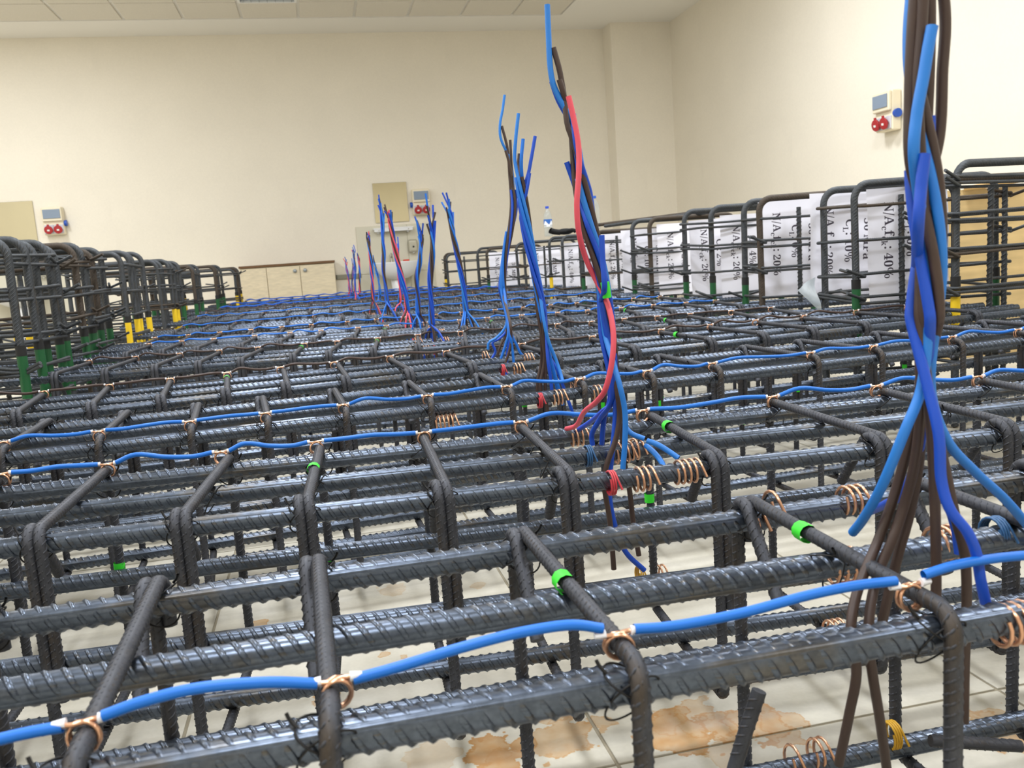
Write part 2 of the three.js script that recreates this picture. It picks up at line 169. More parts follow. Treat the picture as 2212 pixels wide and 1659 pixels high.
// ================================================================= the room
const ZB = 11.02, XR = 4.6, XL = -5.0, ZF = -3.2;
const uvm = (g, s = 1) => { const p = g.attributes.position, n = g.attributes.normal, u = g.attributes.uv; for (let i = 0; i < p.count; i++) { const ax = Math.abs(n.getX(i)), ay = Math.abs(n.getY(i)); u.setXY(i, (ax > 0.5 ? p.getZ(i) : p.getX(i)) * s, (ay > 0.5 ? p.getZ(i) : p.getY(i)) * s); } return g; };
const wallH = CEIL + 0.3;
const wBack = struct(add(scene, 'wall_back', uvm(box(XR - XL + 0.4, wallH, 0.2), 0.5), M.wall, (XL + XR) / 2, wallH / 2 - 0.1, -ZB - 0.1), 'cream painted wall with the washbasins and cupboard');
struct(add(scene, 'wall_right', uvm(box(0.2, wallH, ZB - ZF), 0.5), M.wall, XR + 0.1, wallH / 2 - 0.1, -(ZB + ZF) / 2), 'cream painted side wall with one socket box');
struct(add(scene, 'wall_left', uvm(box(0.2, wallH, ZB - ZF), 0.5), M.wall, XL - 0.1, wallH / 2 - 0.1, -(ZB + ZF) / 2), 'cream painted side wall');
struct(add(scene, 'wall_front', uvm(box(XR - XL + 0.4, wallH, 0.2), 0.5), M.wall, (XL + XR) / 2, wallH / 2 - 0.1, -ZF + 0.1), 'cream painted end wall');
struct(add(scene, 'trim_1', uvm(box(XR - 3.82, CEIL, 0.3), 0.5), M.wall, (XR + 3.82) / 2, CEIL / 2, -ZB + 0.15), 'cream painted pilaster in the wall corner');

// floor: grout bed, tiles picked apart where they show
const grout = std(0x8f8672, 0.95);
const floorTex = dataTex(2048, 2048, (() => {
  const blot = STAINS.map(([x, z, r, k], i) => ({ x, z, r, k, i }));
  return (px, py) => {
    const x = px / 2048 * 4 - 1.2, z = py / 2048 * 4 + 0.2;
    const n = fbm(px / 40, py / 40, 4), f = vnoise(px / 2, py / 2), st = fbm(px / 200 + 9, py / 26, 3);
    let c = [190 + (n - 0.5) * 16 + (f - 0.5) * 6, 184 + (n - 0.5) * 17 + (f - 0.5) * 6, 168 + (n - 0.5) * 20 + (f - 0.5) * 6];
    const gr = Math.max(0, st - 0.55) * 60; c = c.map(q => q - gr);
    let m = 0, edge = 0;
    for (const b of blot) {
      const dx = x - b.x, dz = z - b.z; if (Math.abs(dx) > b.r * 2.4 || Math.abs(dz) > b.r * 2.4) continue;
      const w = (fbm(x * 38 + b.i * 7, z * 38, 4) - 0.5) * 1.7, d = Math.hypot(dx, dz * 0.85) / b.r + w;
      if (d < 1) { m = Math.max(m, b.k * (0.45 + 0.5 * fbm(x * 60, z * 60 + b.i, 3))); if (d > 0.88) edge = Math.max(edge, b.k * 0.35); }
    }
    const q = Math.min(0.85, m + edge);
    return [c[0] * (1 - q) + 168 * q, c[1] * (1 - q) + 118 * q, c[2] * (1 - q) + 62 * q];
  };
})());
const floorMat = std(0xffffff, 0.42, 0, { map: floorTex });
const floor = struct(add(scene, 'floor', box(XR - XL, 0.2, ZB - ZF), grout, (XL + XR) / 2, -0.1025, -(ZB + ZF) / 2), 'pale tiled floor with brown stains');
{
  const far = [], TX = 0.598, TZ = 0.6, g0 = (x0, x1, z0, z1) => {
    const g = rbox(x1 - x0 - 0.005, 0.01, z1 - z0 - 0.005, 0.0015, 1), p = g.attributes.position, u = g.attributes.uv, cx = (x0 + x1) / 2, cz = (z0 + z1) / 2;
    for (let i = 0; i < p.count; i++) u.setXY(i, (p.getX(i) + cx + 1.2) / 4, (cz - p.getZ(i) - 0.2) / 4); return [g, cx, cz];
  };
  for (let i = -9; i < 8; i++) for (let k = -8; k < 17; k++) {
    const x0 = Math.max(XL, 0.334 + i * TX), x1 = Math.min(XR, 0.334 + (i + 1) * TX), z0 = Math.max(ZF, 1.056 + k * TZ), z1 = Math.min(ZB, 1.056 + (k + 1) * TZ);
    if (x1 - x0 < 0.02 || z1 - z0 < 0.02) continue;
    const [g, cx, cz] = g0(x0, x1, z0, z1);
    if (i >= -5 && k >= -2 && k <= 10) add(floor, 'floor_tile', g, floorMat, cx - floor.position.x, 0.0975, -cz - floor.position.z);
    else { g.translate(cx - floor.position.x, 0.0975, -cz - floor.position.z); far.push(g); }
  }
  add(floor, 'floor_tile_field', mergeGeometries(far), floorMat).userData.kind = 'stuff';
}
// ceiling: plaster border, grid of mineral tiles dropped a little below the grid bars
const ceilTex = dataTex(512, 512, (x, y) => { const v = 236 + (fbm(x / 2.5, y / 2.5, 3) - 0.5) * 26 - (vnoise(x / 1.4, y / 1.4) > 0.86 ? 16 : 0); return [v, v * 0.985, v * 0.955]; });
const tileMat = std(0xf6f3ec, 0.95, 0, { map: ceilTex });
const ceiling = struct(add(scene, 'ceiling', box(XR - XL + 0.4, 0.25, ZB - ZF + 0.4), M.ceil, (XL + XR) / 2, CEIL + 0.137, -(ZB + ZF) / 2), 'white suspended ceiling of square tiles');
{
  const far = [], CX = [-4.1, 3.1], lampAt = new Set([...LAMPS, [-0.2, 9.47]].map(([x, z]) => Math.round(x * 10) + '/' + Math.round(z * 10)));
  for (let x = CX[0]; x < CX[1] - 0.1; x += 0.6) for (let k = 0; k < 22; k++) {
    const cx = x + 0.3, cz = 10.37 - 0.3 - k * 0.6; if (lampAt.has(Math.round(cx * 10) + '/' + Math.round(cz * 10))) continue;
    const g = uvm(rbox(0.566, 0.02, 0.566, 0.003, 1), 2);
    if (k < 12) add(ceiling, 'ceiling_tile', g, tileMat, cx - ceiling.position.x, -0.132, -cz - ceiling.position.z);
    else { g.translate(cx - ceiling.position.x, -0.132, -cz - ceiling.position.z); far.push(g); }
  }
  add(ceiling, 'ceiling_tile_field', mergeGeometries(far), tileMat).userData.kind = 'stuff';
  const bars = std(0xcfc7b4, 0.8), step = CEIL - ceiling.position.y;
  for (const [x, z, w, d] of [[0, 0, XR - XL, 0.65]]) { const b = add(ceiling, 'plaster_border', box(w, 0.03, d), M.ceil, 0, step + 0.005, -(ZB - d / 2) - ceiling.position.z); b.userData.label = 'plain plaster border along the wall'; }
  add(ceiling, 'plaster_border', box(XR - 3.1, 0.03, ZB - ZF - 0.65), M.ceil, (XR + 3.1) / 2 - ceiling.position.x, step + 0.005, -(ZB - 0.65 + ZF) / 2 - ceiling.position.z);
  add(ceiling, 'plaster_border', box(-XL - 4.1, 0.03, ZB - ZF - 0.65), M.ceil, (XL - 4.1) / 2 - ceiling.position.x, step + 0.005, -(ZB - 0.65 + ZF) / 2 - ceiling.position.z);
}
// recessed fittings
const frameMat = std(0xf2f2f0, 0.4), glow = std(0xffffff, 0.5, 0, { emissive: lampColor, emissiveIntensity: 2.2 }), louvreMat = std(0xb9c2cc, 0.25, 0.9), tubeMat = std(0xf4f4f0, 0.4);
function fitting(x, z, lit) {
  const o = thing('ceiling_light', lit ? 'square recessed ceiling light, switched on' : 'unlit recessed ceiling light with a metal louvre, by the washbasin wall', 'ceiling light', [x, CEIL, -z], 0, lit ? 'lit ceiling lights' : undefined);
  const fr = []; for (const [w, d, a, b] of [[0.59, 0.025, 0, 0.282], [0.59, 0.025, 0, -0.282], [0.025, 0.54, 0.282, 0], [0.025, 0.54, -0.282, 0]]) { const g = box(w, 0.03, d); g.translate(a, -0.002, b); fr.push(g); }
  add(o, 'frame', mergeGeometries(fr), frameMat);
  if (lit) {
    add(o, 'light_panel', box(0.54, 0.008, 0.54), glow, 0, 0.004, 0);
    const l = new THREE.RectAreaLight(lampColor, LAMP_POWER, 0.54, 0.54); l.position.set(x, CEIL - 0.02, -z); l.lookAt(x, 0, -z); l.castShadow = true; scene.add(l); l.name = numbered('ceiling_light_source');
  } else {
    add(o, 'reflector', box(0.54, 0.004, 0.54), louvreMat, 0, 0.009, 0);
    for (let i = 0; i < 4; i++) { const t = new THREE.CylinderGeometry(0.008, 0.008, 0.53, 8); t.rotateZ(Math.PI / 2); add(o, 'fluorescent_tube', t, tubeMat, 0, 0.0, -0.2 + i * 0.133); }
    for (let i = 0; i < 7; i++) add(o, 'louvre_slat', box(0.004, 0.016, 0.54), louvreMat, -0.24 + i * 0.08, -0.008, 0);
  }
}
for (const [x, z] of LAMPS) fitting(x, z, true);
fitting(-0.2, 9.47, false);
// ================================================================= reinforcement cages
const YT = EYE - 0.30;            // height of the top bars' axes
const Q = 0.15, RB = 0.0118, RT = 0.0068, OFF = RB + RT + 0.001;
const ROWS = [                    // z0: depth of front top bar at x = 0, sl: how the row runs askew, ties: where its hoops stand
  { z0: 0.545, sl: 0, usAll: [-0.05, 0.12, 0.28], ties: [-0.62, -0.46, -0.33, -0.172, -0.022, 0.183, 0.425, 0.62, 0.79, 0.95], flip: 2, tags: { 5: 0.155, 6: 0.19 }, col: 'b', lod: 2, R: 2.25, T: 0.2, xb: 2.6 },
  { z0: 1.09, sl: -0.05, ties: [-0.8, -0.65, -0.5, -0.35, -0.185, -0.04, 0.13, 0.29, 0.495, 0.73, 0.925, 1.12, 1.3, 1.48], tags: { 5: 0.16, 8: 0.2 }, col: 'b', lod: 2, at: 'back', R: 2.3, T: 0.2, xb: 2.65 },
  { z0: 1.75, sl: 0.06, ties: [-0.88, -0.73, -0.58, -0.42, -0.26, -0.12, 0.03, 0.2, 0.37, 0.53, 0.69, 0.85, 1.1, 1.27, 1.5, 1.7, 1.86, 2.02], flip: 1, col: 'b', lod: 2, at: 'front', R: 2.35, T: 0.2, xb: 2.7 },
  { z0: 2.28, sl: 0.075, ties: [-1.02, -0.87, -0.71, -0.55, -0.395, -0.245, -0.1, 0.05, 0.215, 0.385, 0.625, 0.86, 1.1, 1.275, 1.445, 1.63, 1.84, 2.05], tags: { 5: 0.24, 12: 0.2 }, col: 'n', lod: 2, at: 'back', L: -1.12, R: 2.1, us: [0.14, 0.27], T: 0.205, xb: 2.4 },
  { z0: 3.03, sl: -0.12, us: [0.05, 0.36], ties: [-0.87, -0.71, -0.55, -0.41, -0.27, -0.1, 0.02, 0.17, 0.32, 0.48, 0.66, 0.85, 0.98, 1.11, 1.24, 1.37, 1.53, 1.69], tags: { 5: 0.25, 7: 0.25, 14: 0.2 }, col: 'n', lod: 1, at: 'back', R: 1.93, T: 0.165, xb: 2.3 },
  { z0: 3.67, sl: -0.11, usAll: [-0.05, 0.1, 0.26], us: [0.04, 0.24], col: 'b', lod: 1, at: 'back', x0: -0.78, R: 1.9, T: 0.165, xb: 2.3 },
  { z0: 4.15, sl: -0.01, usAll: [0.0, 0.16, 0.34], us: [0.0, 0.3], col: 'b', lod: 1, at: 'back', x0: -0.78, R: 1.93, T: 0.16, xb: 2.3 },
  { z0: 5.04, sl: 0, us: [-0.04, 0.2], col: 'b', lod: 0, at: 'back', x0: -0.78, R: 1.95, T: 0.155, xb: 2.3 },
  { z0: 6.1, sl: -0.03, col: 'b', lod: 0, at: 'back', x0: -0.82, R: 1.95, T: 0.125, xb: 2.3 },
  { z0: 6.82, sl: 0.02, col: 'n', lod: 0, at: 'back', x0: -0.84, R: 1.92, T: 0.12, xb: 2.3 },
  { z0: 7.55, sl: 0, col: 'b', lod: 0, at: 'back', x0: -0.8, R: 1.8, T: 0.1, xb: 2.2 },
  { z0: 8.35, sl: 0.02, col: 'b', lod: 0, at: 'back', x0: -0.78, R: 1.62, T: 0.085, L: -0.86, xb: 2.0 },
  { z0: 9.15, sl: 0, col: 'b', lod: 0, at: 'back', x0: -0.72, R: 1.36, T: 0.06, L: -0.76, xb: 1.8 },
];
const ORD = ['first', 'second', 'third', 'fourth', 'fifth', 'sixth', 'seventh', 'eighth', 'ninth', 'tenth', 'eleventh', 'twelfth', 'thirteenth'];
const nth = i => ORD[ROWS.length - 1 - i];
for (const r of ROWS) { r.L ??= -0.97; if (!r.ties) { r.ties = []; for (let x = r.x0; x < r.R - 0.08; x += 0.15) r.ties.push(x + rr(-0.015, 0.015)); } }
const barGeo = {};
function longBar(len, lod) {
  const key = len.toFixed(2) + '/' + lod; if (barGeo[key]) return barGeo[key];
  const p = new Path([V(0, 0, 0), V(len, 0, 0)]);
  return barGeo[key] = rebar(p, RB, lod === 2 ? { sides: 20, step: 0.0138, n: 7, h: 0.0024, w: 0.0034 } : lod === 1 ? { sides: 12, step: 0.0175, n: 5, h: 0.0032, w: 0.0042 } : lod === 0 ? { sides: 8, step: 0.0195, n: 4, h: 0.0036, w: 0.005, seam: false } : { sides: 8 });
}
const hoops = {};
function hoop(flip, lod) {
  const key = flip + '/' + lod; if (hoops[key]) return hoops[key];
  const D = 2 * Q, yz = [], f = (z, y) => [z, y], n = lod > 0 ? 7 : 4;
  yz.push([-0.075, -0.062]); arc(yz, 0, 0, OFF, 135, 0, n, f); arc(yz, 0, -D, OFF, 0, -90, n, f); arc(yz, -D, -D, OFF, -90, -180, n, f); arc(yz, -D, 0, OFF, 180, 90, n, f); arc(yz, 0, 0, OFF, 90, 0, n, f); yz.push([OFF, flip === 2 ? -0.03 : -0.19]);
  const N = yz.length, pts = yz.map(([z, y], i) => V(0.0155 * i / (N - 1) - 0.008, y, flip ? -D - z : z));
  const p = new Path(pts, V(1, 0, 0));
  return hoops[key] = rebar(p, RT, lod === 2 ? { sides: 9, step: 0.0088, n: 4, h: 0.0011, w: 0.0015, seam: false } : { sides: lod === 1 ? 7 : 5 });
}
// binding wire knot: a loop slung over the corner, with its twisted tail
const bindGeo = (() => {
  const a = []; for (let i = 0; i <= 20; i++) { const t = i / 20 * 2 * Math.PI; a.push(V(0.021 * Math.cos(t), 0.019 * Math.sin(t) - 0.006 + 0.008 * Math.cos(t), 0.012 + 0.017 * Math.sin(t) * 0.6 - 0.004)); }
  const b = []; for (let i = 0; i <= 16; i++) { const t = i / 16 * 2 * Math.PI; b.push(V(0.02 * Math.cos(t + 0.4), 0.004 - 0.014 * Math.cos(t), 0.021 * Math.sin(t))); }
  const c = [V(-0.018, 0.018, 0.008), V(-0.022, 0.023, 0.005), V(-0.024, 0.028, 0.003)];
  const g = mergeGeometries([wire(a, 0.001, 30, 4), wire(b, 0.001, 24, 4), wire(c, 0.0015, 4, 5)]); g.scale(0.95, 0.88, 0.9); return g;
})();
const stubGeo = {};
function uBar(w, h, lod) {
  const key = [w, h.toFixed(2), lod].join('/'); if (stubGeo[key]) return stubGeo[key];
  const pts = [V(0, 0.004, 0)], R = 0.055; arc(pts, R, h - R, R, 180, 90, 6, (x, y) => V(x, y, 0)); arc(pts, w - R, h - R, R, 90, 0, 6, (x, y) => V(x, y, 0)); pts.push(V(w, 0.004, 0));
  return stubGeo[key] = rebar(new Path(pts, V(0, 0, 1)), 0.0125, lod ? { sides: 10, step: 0.0115, n: 4, h: 0.0015, w: 0.0024, slant: 0.8 } : { sides: 7 });
}
function stirrup(w, d, tailAt, lod) {                                  // level hoop, its ends left standing out at one corner
  const R = 0.022, pts = [], f = (x, z) => V(x, 0, z), n = 4;
  const corners = [[w - R, -R, 0, 90], [R, -R, 90, 180], [R, -d + R, 180, 270], [w - R, -d + R, 270, 360]];
  const st = tailAt, t0 = [[0.06, -0.05], [-0.05, -0.06], [-0.06, 0.05], [0.05, 0.06]][st];
  const c0 = corners[st]; pts.push(V(c0[0] + t0[0] * 1.6, 0.03, c0[1] + 0.02 - t0[1] * 0.4));
  for (let k = 0; k < 5; k++) { const [cx, cz, a0, a1] = corners[(st + k) % 4]; arc(pts, cx, cz, R, a0, a1, n, (x, z) => V(x, 0, z)); }
  const N = pts.length; pts.forEach((p, i) => { p.y += 0.013 * i / N; });
  const l = pts[N - 1], t = l.clone().sub(pts[N - 2]).normalize(); pts.push(l.clone().addScaledVector(t, 0.09).add(V(0, 0.012, 0)));
  return rebar(new Path(pts, V(0, 1, 0)), 0.0056, lod ? { sides: 7, step: 0.008, n: 3, h: 0.0008, w: 0.0014, seam: false } : { sides: 5 });
}
const stirrups = {}; const getStirrup = (d, c, lod) => stirrups[d + '/' + c + '/' + lod] ??= stirrup(0.585, d, c, lod);
const sleeveGeo = new THREE.CylinderGeometry(0.0158, 0.0158, 0.2, 12), bandGeo = new THREE.CylinderGeometry(0.0163, 0.0163, 0.034, 12), tagGeo = new THREE.CylinderGeometry(0.0092, 0.0092, 0.016, 10, 1, true), legTag = new THREE.CylinderGeometry(0.0084, 0.0084, 0.015, 10, 1, true);
function stub(cage, side, row, i) {                                    // end block cage: U bars, level stirrups, taped legs
  const g = new THREE.Group(); g.name = 'end_block_cage'; cage.add(g);
  const w = 0.55, x0 = side > 0 ? row.R : row.L - w, us = side > 0 && row.us ? row.us : row.usAll ?? (side > 0 ? [-0.03, 0.3] : [-0.04, 0.09, 0.21, 0.34]);
  g.position.set(x0, 0, 0); g.userData.label = side > 0 ? 'taller end block of the cage, paper-tag side' : 'taller end block of the cage';
  const vis = i >= 3, lod = vis && row.z0 < 6.2 ? 1 : 0, T = EYE + row.T;
  const sleeve = side > 0 ? [0, 0, 0, 'yellow', 'green', 'green', 'green', 'green', 'green', 'yellow', 'green', 'green', 'yellow'][i] : [0, 0, 0, 'green', 'green', 'green', 'green', 'yellow', 'yellow', 'green', 'green', 'green', 'yellow'][i];
  us.forEach((d, k) => {
    const h = T - (k === us.length - 1 ? 0.0 : rr(0, 0.012)) + (side > 0 && i === 3 && k === 1 ? -0.05 : 0), dx = rr(-0.02, 0.02);
    const m = add(g, 'u_bar', uBar(w, h, lod), rnd() < 0.22 ? M.stubRusty : M.stub, dx, 0, -d); m.rotation.y = rr(-0.05, 0.05); m.rotation.z = rr(-0.012, 0.012);
    if (sleeve && (rnd() < 0.75 || side > 0 && i === 3)) for (const lx of [0, w]) { const s = add(m, 'tape_sleeve', sleeveGeo, M[sleeve], lx, 0.39, 0), b = add(m, 'black_tape_band', bandGeo, M.black, lx, 0.5, 0); s.userData.label = sleeve + ' tape sleeve'; }
  });
  const d0 = us[0], d1 = us[us.length - 1], dd = +(d1 - d0 + 0.04).toFixed(2);
  for (let k = 0; k < 7; k++) {
    const y = T - 0.085 - k * 0.118 + rr(-0.012, 0.012); if (y < 0.06) continue;
    for (let q = 0; q < (rnd() < (side > 0 ? 0.5 : 0.8) ? 2 : 1); q++) {
      const m = add(g, 'stirrup', getStirrup(dd, Math.floor(rnd() * 4), lod), rnd() < 0.15 ? M.stubRusty : M.stub, -0.0185, y + q * 0.02, -d0 + 0.02); m.rotation.x = rr(-0.03, 0.03); m.rotation.z = rr(-0.02, 0.02);
    }
  }
  for (let k = 0; k < 2; k++) {                                        // inner upright bars
    const m = add(g, 'upright_bar', longBar(0.8, lod ? 1 : -1), M.stub, 0.17 + k * 0.2, 0.01, -us[k % us.length] - 0.024); m.rotation.z = Math.PI / 2 + rr(-0.01, 0.01); m.scale.set(Math.min(1, (T - 0.05) / 0.8), 0.8, 0.8);
  }
}
const rollOf = [0.6, -0.9, 0.3, 1.9, 2.6, -0.2, 1.2, 0.9];
const frameOf = [];                                                    // group transforms, for wires that lie on the cages
ROWS.forEach((row, i) => {
  const turn = Math.atan(row.sl);
  const o = thing('rebar_cage', `dark ribbed steel rebar cage lying flat, ${nth(i)} from the cupboard wall`, 'rebar cage', [0, 0, -row.z0], turn);
  frameOf.push(o);
  const xa = row.L - 0.3, xb = row.xb, len = Math.round((xb - xa) * 10) / 10;
  let b = 0;
  for (const [d, y] of [[0, 0], [Q, 0], [2 * Q, 0], [0, -Q], [2 * Q, -Q], [0, -2 * Q], [Q, -2 * Q], [2 * Q, -2 * Q]]) {
    const low = y < 0, lod = row.lod === 2 ? 2 : row.lod === 1 ? 1 : low ? -1 : 0;
    const m = add(o, 'longitudinal_bar', longBar(len, lod), M.bar, xa, YT + y, -d); m.rotation.x = i === 0 ? [-0.85, 0.55, -0.7, 1, 0.4, 1.4, 0.2, 0.5][b] : rollOf[(b + i * 3) % 8] + rr(-0.3, 0.3); b++;
  }
  row.ties.forEach((x, k) => {
    const m = add(o, 'tie', hoop(row.flip || 0, row.lod), M.tie, x, YT, 0); m.rotation.y = rr(-0.035, 0.035);
    if (row.lod >= 1) {
      const kn = add(m, 'binding_wire', bindGeo, M.bind, 0, 0, 0);
      if (row.lod === 2) { const k2 = add(m, 'binding_wire', bindGeo, M.bind, 0, 0, -2 * Q); k2.rotation.y = Math.PI; if (rnd() < 0.4) { const k3 = add(m, 'binding_wire', bindGeo, M.bind, 0, 0, -Q); k3.rotation.y = 1.2; } }
      if (rnd() < 0.22 && i > 0) { const s = add(m, 'tape_tag', legTag, M.neon, 0, -rr(0.08, 0.2), row.flip ? -2 * Q - OFF : OFF - 2 * Q - 2 * OFF); s.userData.label = 'bright green tape tag'; }
      if (row.tags?.[k] || i > 4 && rnd() < 0.2) { const s = add(m, 'tape_tag', tagGeo, M.neon, 0.002, OFF, -(row.tags?.[k] ?? rr(0.08, 0.22))); s.rotation.x = Math.PI / 2; s.userData.label = 'bright green tape tag'; }
    }
  });
  if (i === 0) for (const h of HOOKS.slice(0, 2)) add(o, 'hook_end', rebar(new Path(h.map(p => V(p[0], p[1], p[2] + row.z0))), RT, { sides: 10, step: 0.0088, n: 4, h: 0.0011, w: 0.0015, seam: false }), M.tie);
  stub(o, 1, row, i); stub(o, -1, row, i);
});
// ================================================================= strain gauge leads tied along the cages
const ringGeo = new THREE.TorusGeometry(0.0098, 0.0016, 6, 16), ringFar = new THREE.TorusGeometry(0.0098, 0.0022, 4, 8), collarGeo = new THREE.CylinderGeometry(0.0024, 0.0036, 0.008, 8);
const RW = 0.0038;
ROWS.forEach((row, i) => {
  const c = row.col, f = frameOf[i], near = row.lod === 2, mid = row.lod >= 1;
  const o = thing('tied_cable', `${c === 'n' ? 'brown' : 'blue'} cable with copper loops along the ${nth(i)} rebar cage from the cupboard wall`, 'cable', [f.position.x, 0, f.position.z], f.rotation.y);
  const y = YT + OFF + RT + RW * 0.9;
  let K;
  if (i === 0) K = [-0.17, -0.013, 0.185, 0.421].map(x => V(x, y, -0.022));
  else { const zd = row.at === 'front' ? -0.012 : -2 * Q - 0.006; K = row.ties.map(x => V(x, y + rr(-0.001, 0.001), zd + rr(-0.006, 0.006))); }
  const mat = wireMat[c];
  if (i === 0) {
    const P = W1.map(p => V(p[0], p[1], p[2] + row.z0));
    const cut = [3, 7, 12, 17]; let a = 0;
    for (const e of [...cut, P.length - 1]) {
      const seg = P.slice(a, e + 1).map(p => p.clone());
      if (a > 0) seg[0].lerp(seg[1], 0.012 / seg[0].distanceTo(seg[1])); if (e < P.length - 1) { const q = seg.length - 1; seg[q].lerp(seg[q - 1], 0.012 / seg[q].distanceTo(seg[q - 1])); }
      add(o, 'insulated_lead', wire(seg, RW, seg.length * 8, 12), mat); a = e;
    }
  } else if (mid) {
    for (let k = 0; k < K.length - 1; k++) {
      const A = K[k], B = K[k + 1], L = B.x - A.x, u = 0.013, a = rr(0.3, 1) * 0.008, z = rr(-0.007, 0.007), s = rnd() < 0.7 ? 1 : -0.5;
      add(o, 'insulated_lead', wire([V(A.x + u, A.y, A.z), V(A.x + L * 0.25, A.y + a * s + 0.002, A.z + z), V(A.x + L * 0.52, A.y + 0.001, A.z + z * 0.5), V(A.x + L * 0.76, B.y - a * 0.45 * s, B.z - z), V(B.x - u, B.y, B.z)], RW, 18, near ? 9 : 6), mat);
    }
  } else {
    const P = []; for (let k = 0; k < K.length; k++) { P.push(K[k]); if (k < K.length - 1) { const A = K[k], B = K[k + 1]; P.push(V(A.x * 0.68 + B.x * 0.32, A.y + rr(0, 0.01), A.z + rr(-0.02, 0.02)), V(A.x * 0.3 + B.x * 0.7, A.y - rr(0, 0.006), A.z + rr(-0.02, 0.02))); } }
    add(o, 'insulated_lead', wire(P, RW, K.length * 8, 5), mat);
    const Pb = P.map(p => p.clone().add(V(0.01, -0.004, 0.03 + 0.03 * Math.sin(p.x * 9)))); if (i > 9) add(o, 'insulated_lead', wire(Pb, RW, K.length * 8, 5), wireMat.B);
  }
  K.forEach((k, q) => {
    if (mid) {
      const br = wire([k.clone().add(V(-0.017, -0.0005, 0)), k.clone().add(V(-0.004, -0.001, 0.002)), k.clone().add(V(0.006, -0.001, -0.002)), k.clone().add(V(0.017, -0.0005, 0))], 0.0019, 6, 6); add(o, 'bare_copper', br, M.copper);
      for (const sg of [-1, 1]) { const m = add(o, 'stripped_end', collarGeo, M.pale, k.x + sg * 0.0135, k.y, k.z); m.rotation.z = sg > 0 ? -Math.PI / 2 : Math.PI / 2; }
    }
    for (let e = 0; e < (near ? 2 : 1); e++) { const m = add(o, 'copper_loop', near ? ringGeo : ringFar, M.copper, k.x, YT + OFF, k.z + e * 0.0042 - 0.002); m.rotation.y = rr(-0.25, 0.25); m.rotation.x = rr(-0.2, 0.2); }
  });
});

// ================================================================= upright bundles of measuring leads
function along(axis, t) { const n = axis.length - 1, f = Math.min(n - 1e-6, Math.max(0, t * n)), k = Math.floor(f); return axis[k].clone().lerp(axis[k + 1], f - k); }
const vec = a => a.map(p => V(p[0], p[1], p[2]));
const smooth = (axis, n = 40) => { const c = new THREE.CatmullRomCurve3(axis, false, 'centripetal'); return c.getPoints(n); };
// a twisted lead: helix about the axis between t0 and t1, ph phase, rad radius
function helix(axis, t0, t1, ph, rad, turns) { const out = []; for (let i = 0; i <= 22; i++) { const t = t0 + (t1 - t0) * i / 22, a = ph + t * turns * 2 * Math.PI; out.push(along(axis, t).add(V(Math.cos(a) * rad, 0, Math.sin(a) * rad))); } return out; }
function bundle(label, axisPts, leads, o = {}) {
  const g = thing('lead_bundle', label, 'cable bundle', axisPts[0]); const base = V(...axisPts[0]);
  const ax = smooth(vec(axisPts)); const put = (c, pts, r = o.r ?? 0.004, seg = 60, sides = o.sides ?? 8) => add(g, c === 'n' ? 'brown_lead' : c === 'p' ? 'pink_lead' : 'blue_lead', wire(pts.map(p => p.clone().sub(base)), r, seg, sides), wireMat[c]);
  for (const q of leads) put(q.c, [...(q.bot ? q.bot : []), ...helix(ax, q.t0 ?? 0.06, q.t1 ?? 0.95, q.ph, q.rad ?? 0.009, o.turns ?? 1.2), ...(q.top ? q.top : [])], o.r, o.seg ?? 90);
  return { g, base, put };
}
const rev = a => vec(a).reverse();
const coil = (g, base, c, n, x, y, z, R = 0.0155) => {                  // turns of wire round a bar that runs along x
  const pts = []; for (let i = 0; i <= n * 14; i++) { const a = i / 14 * 2 * Math.PI + 1; pts.push(V((i / 14 - n / 2) * (c === 'c' ? 0.0085 : 0.003), R * Math.cos(a), R * Math.sin(a))); }
  pts.push(pts[pts.length - 1].clone().add(V(0.004, -0.014, 0.006)));
  const m = add(g, c === 'c' ? 'copper_coil' : 'thread_coil', wire(pts, c === 'c' ? 0.0018 : 0.0014, n * 16, 6), wireMat[c], x - base.x, y - base.y, z - base.z);
  m.userData.label = { c: 'bare copper wire wound round a bar', r: 'red thread wound round a bar', t: 'blue thread wound round a bar', y: 'yellow twisted thread wound round a bar' }[c];
};
const fam = c => c === 'n' || c === 'p' ? c : 'b';
function twisted(label, A, B, T, spread, t0s, ends, o) {               // leads run from their feet through the twist to their free tips
  const ax = smooth(vec(A)), left = T.map(([c, p]) => ({ c, p: vec(p) })), leads = [];
  const tOf = y => { for (let t = 0; t < 1; t += 0.005) if (along(ax, t).y >= y) return t; return 1; };
  B.forEach(([c, p], k) => {
    let m = left.findIndex(q => q.c === c); if (m < 0) m = left.findIndex(q => fam(q.c) === fam(c));
    const tip = m >= 0 ? left.splice(m, 1)[0] : null;
    leads.push({ c: tip ? tip.c : c, bot: rev(p).reverse(), ph: k * 2.4, rad: spread * (k % 3 === 0 ? 0.4 : 1), t0: t0s[k] ?? t0s[0], t1: tip ? Math.max((t0s[k] ?? t0s[0]) + 0.1, tOf(tip.p[1].y) - 0.13) : ends[k % ends.length], top: tip ? tip.p.slice(1) : null });
  });
  for (const q of leads) q.bot = q.bot.reverse();
  const b = bundle(label, A, leads, o); for (const q of left) b.put(q.c, q.p, o.r, 40); all.push(b); return b;
}
const all = [];
twisted('bundle of thick brown and blue leads on the thirteenth rebar cage from the cupboard wall', A1, B1, T1, 0.0105, [0.22], [0.5, 0.6, 1, 0.7], { turns: 1.1, sides: 12, r: 0.0042, seg: 120 });
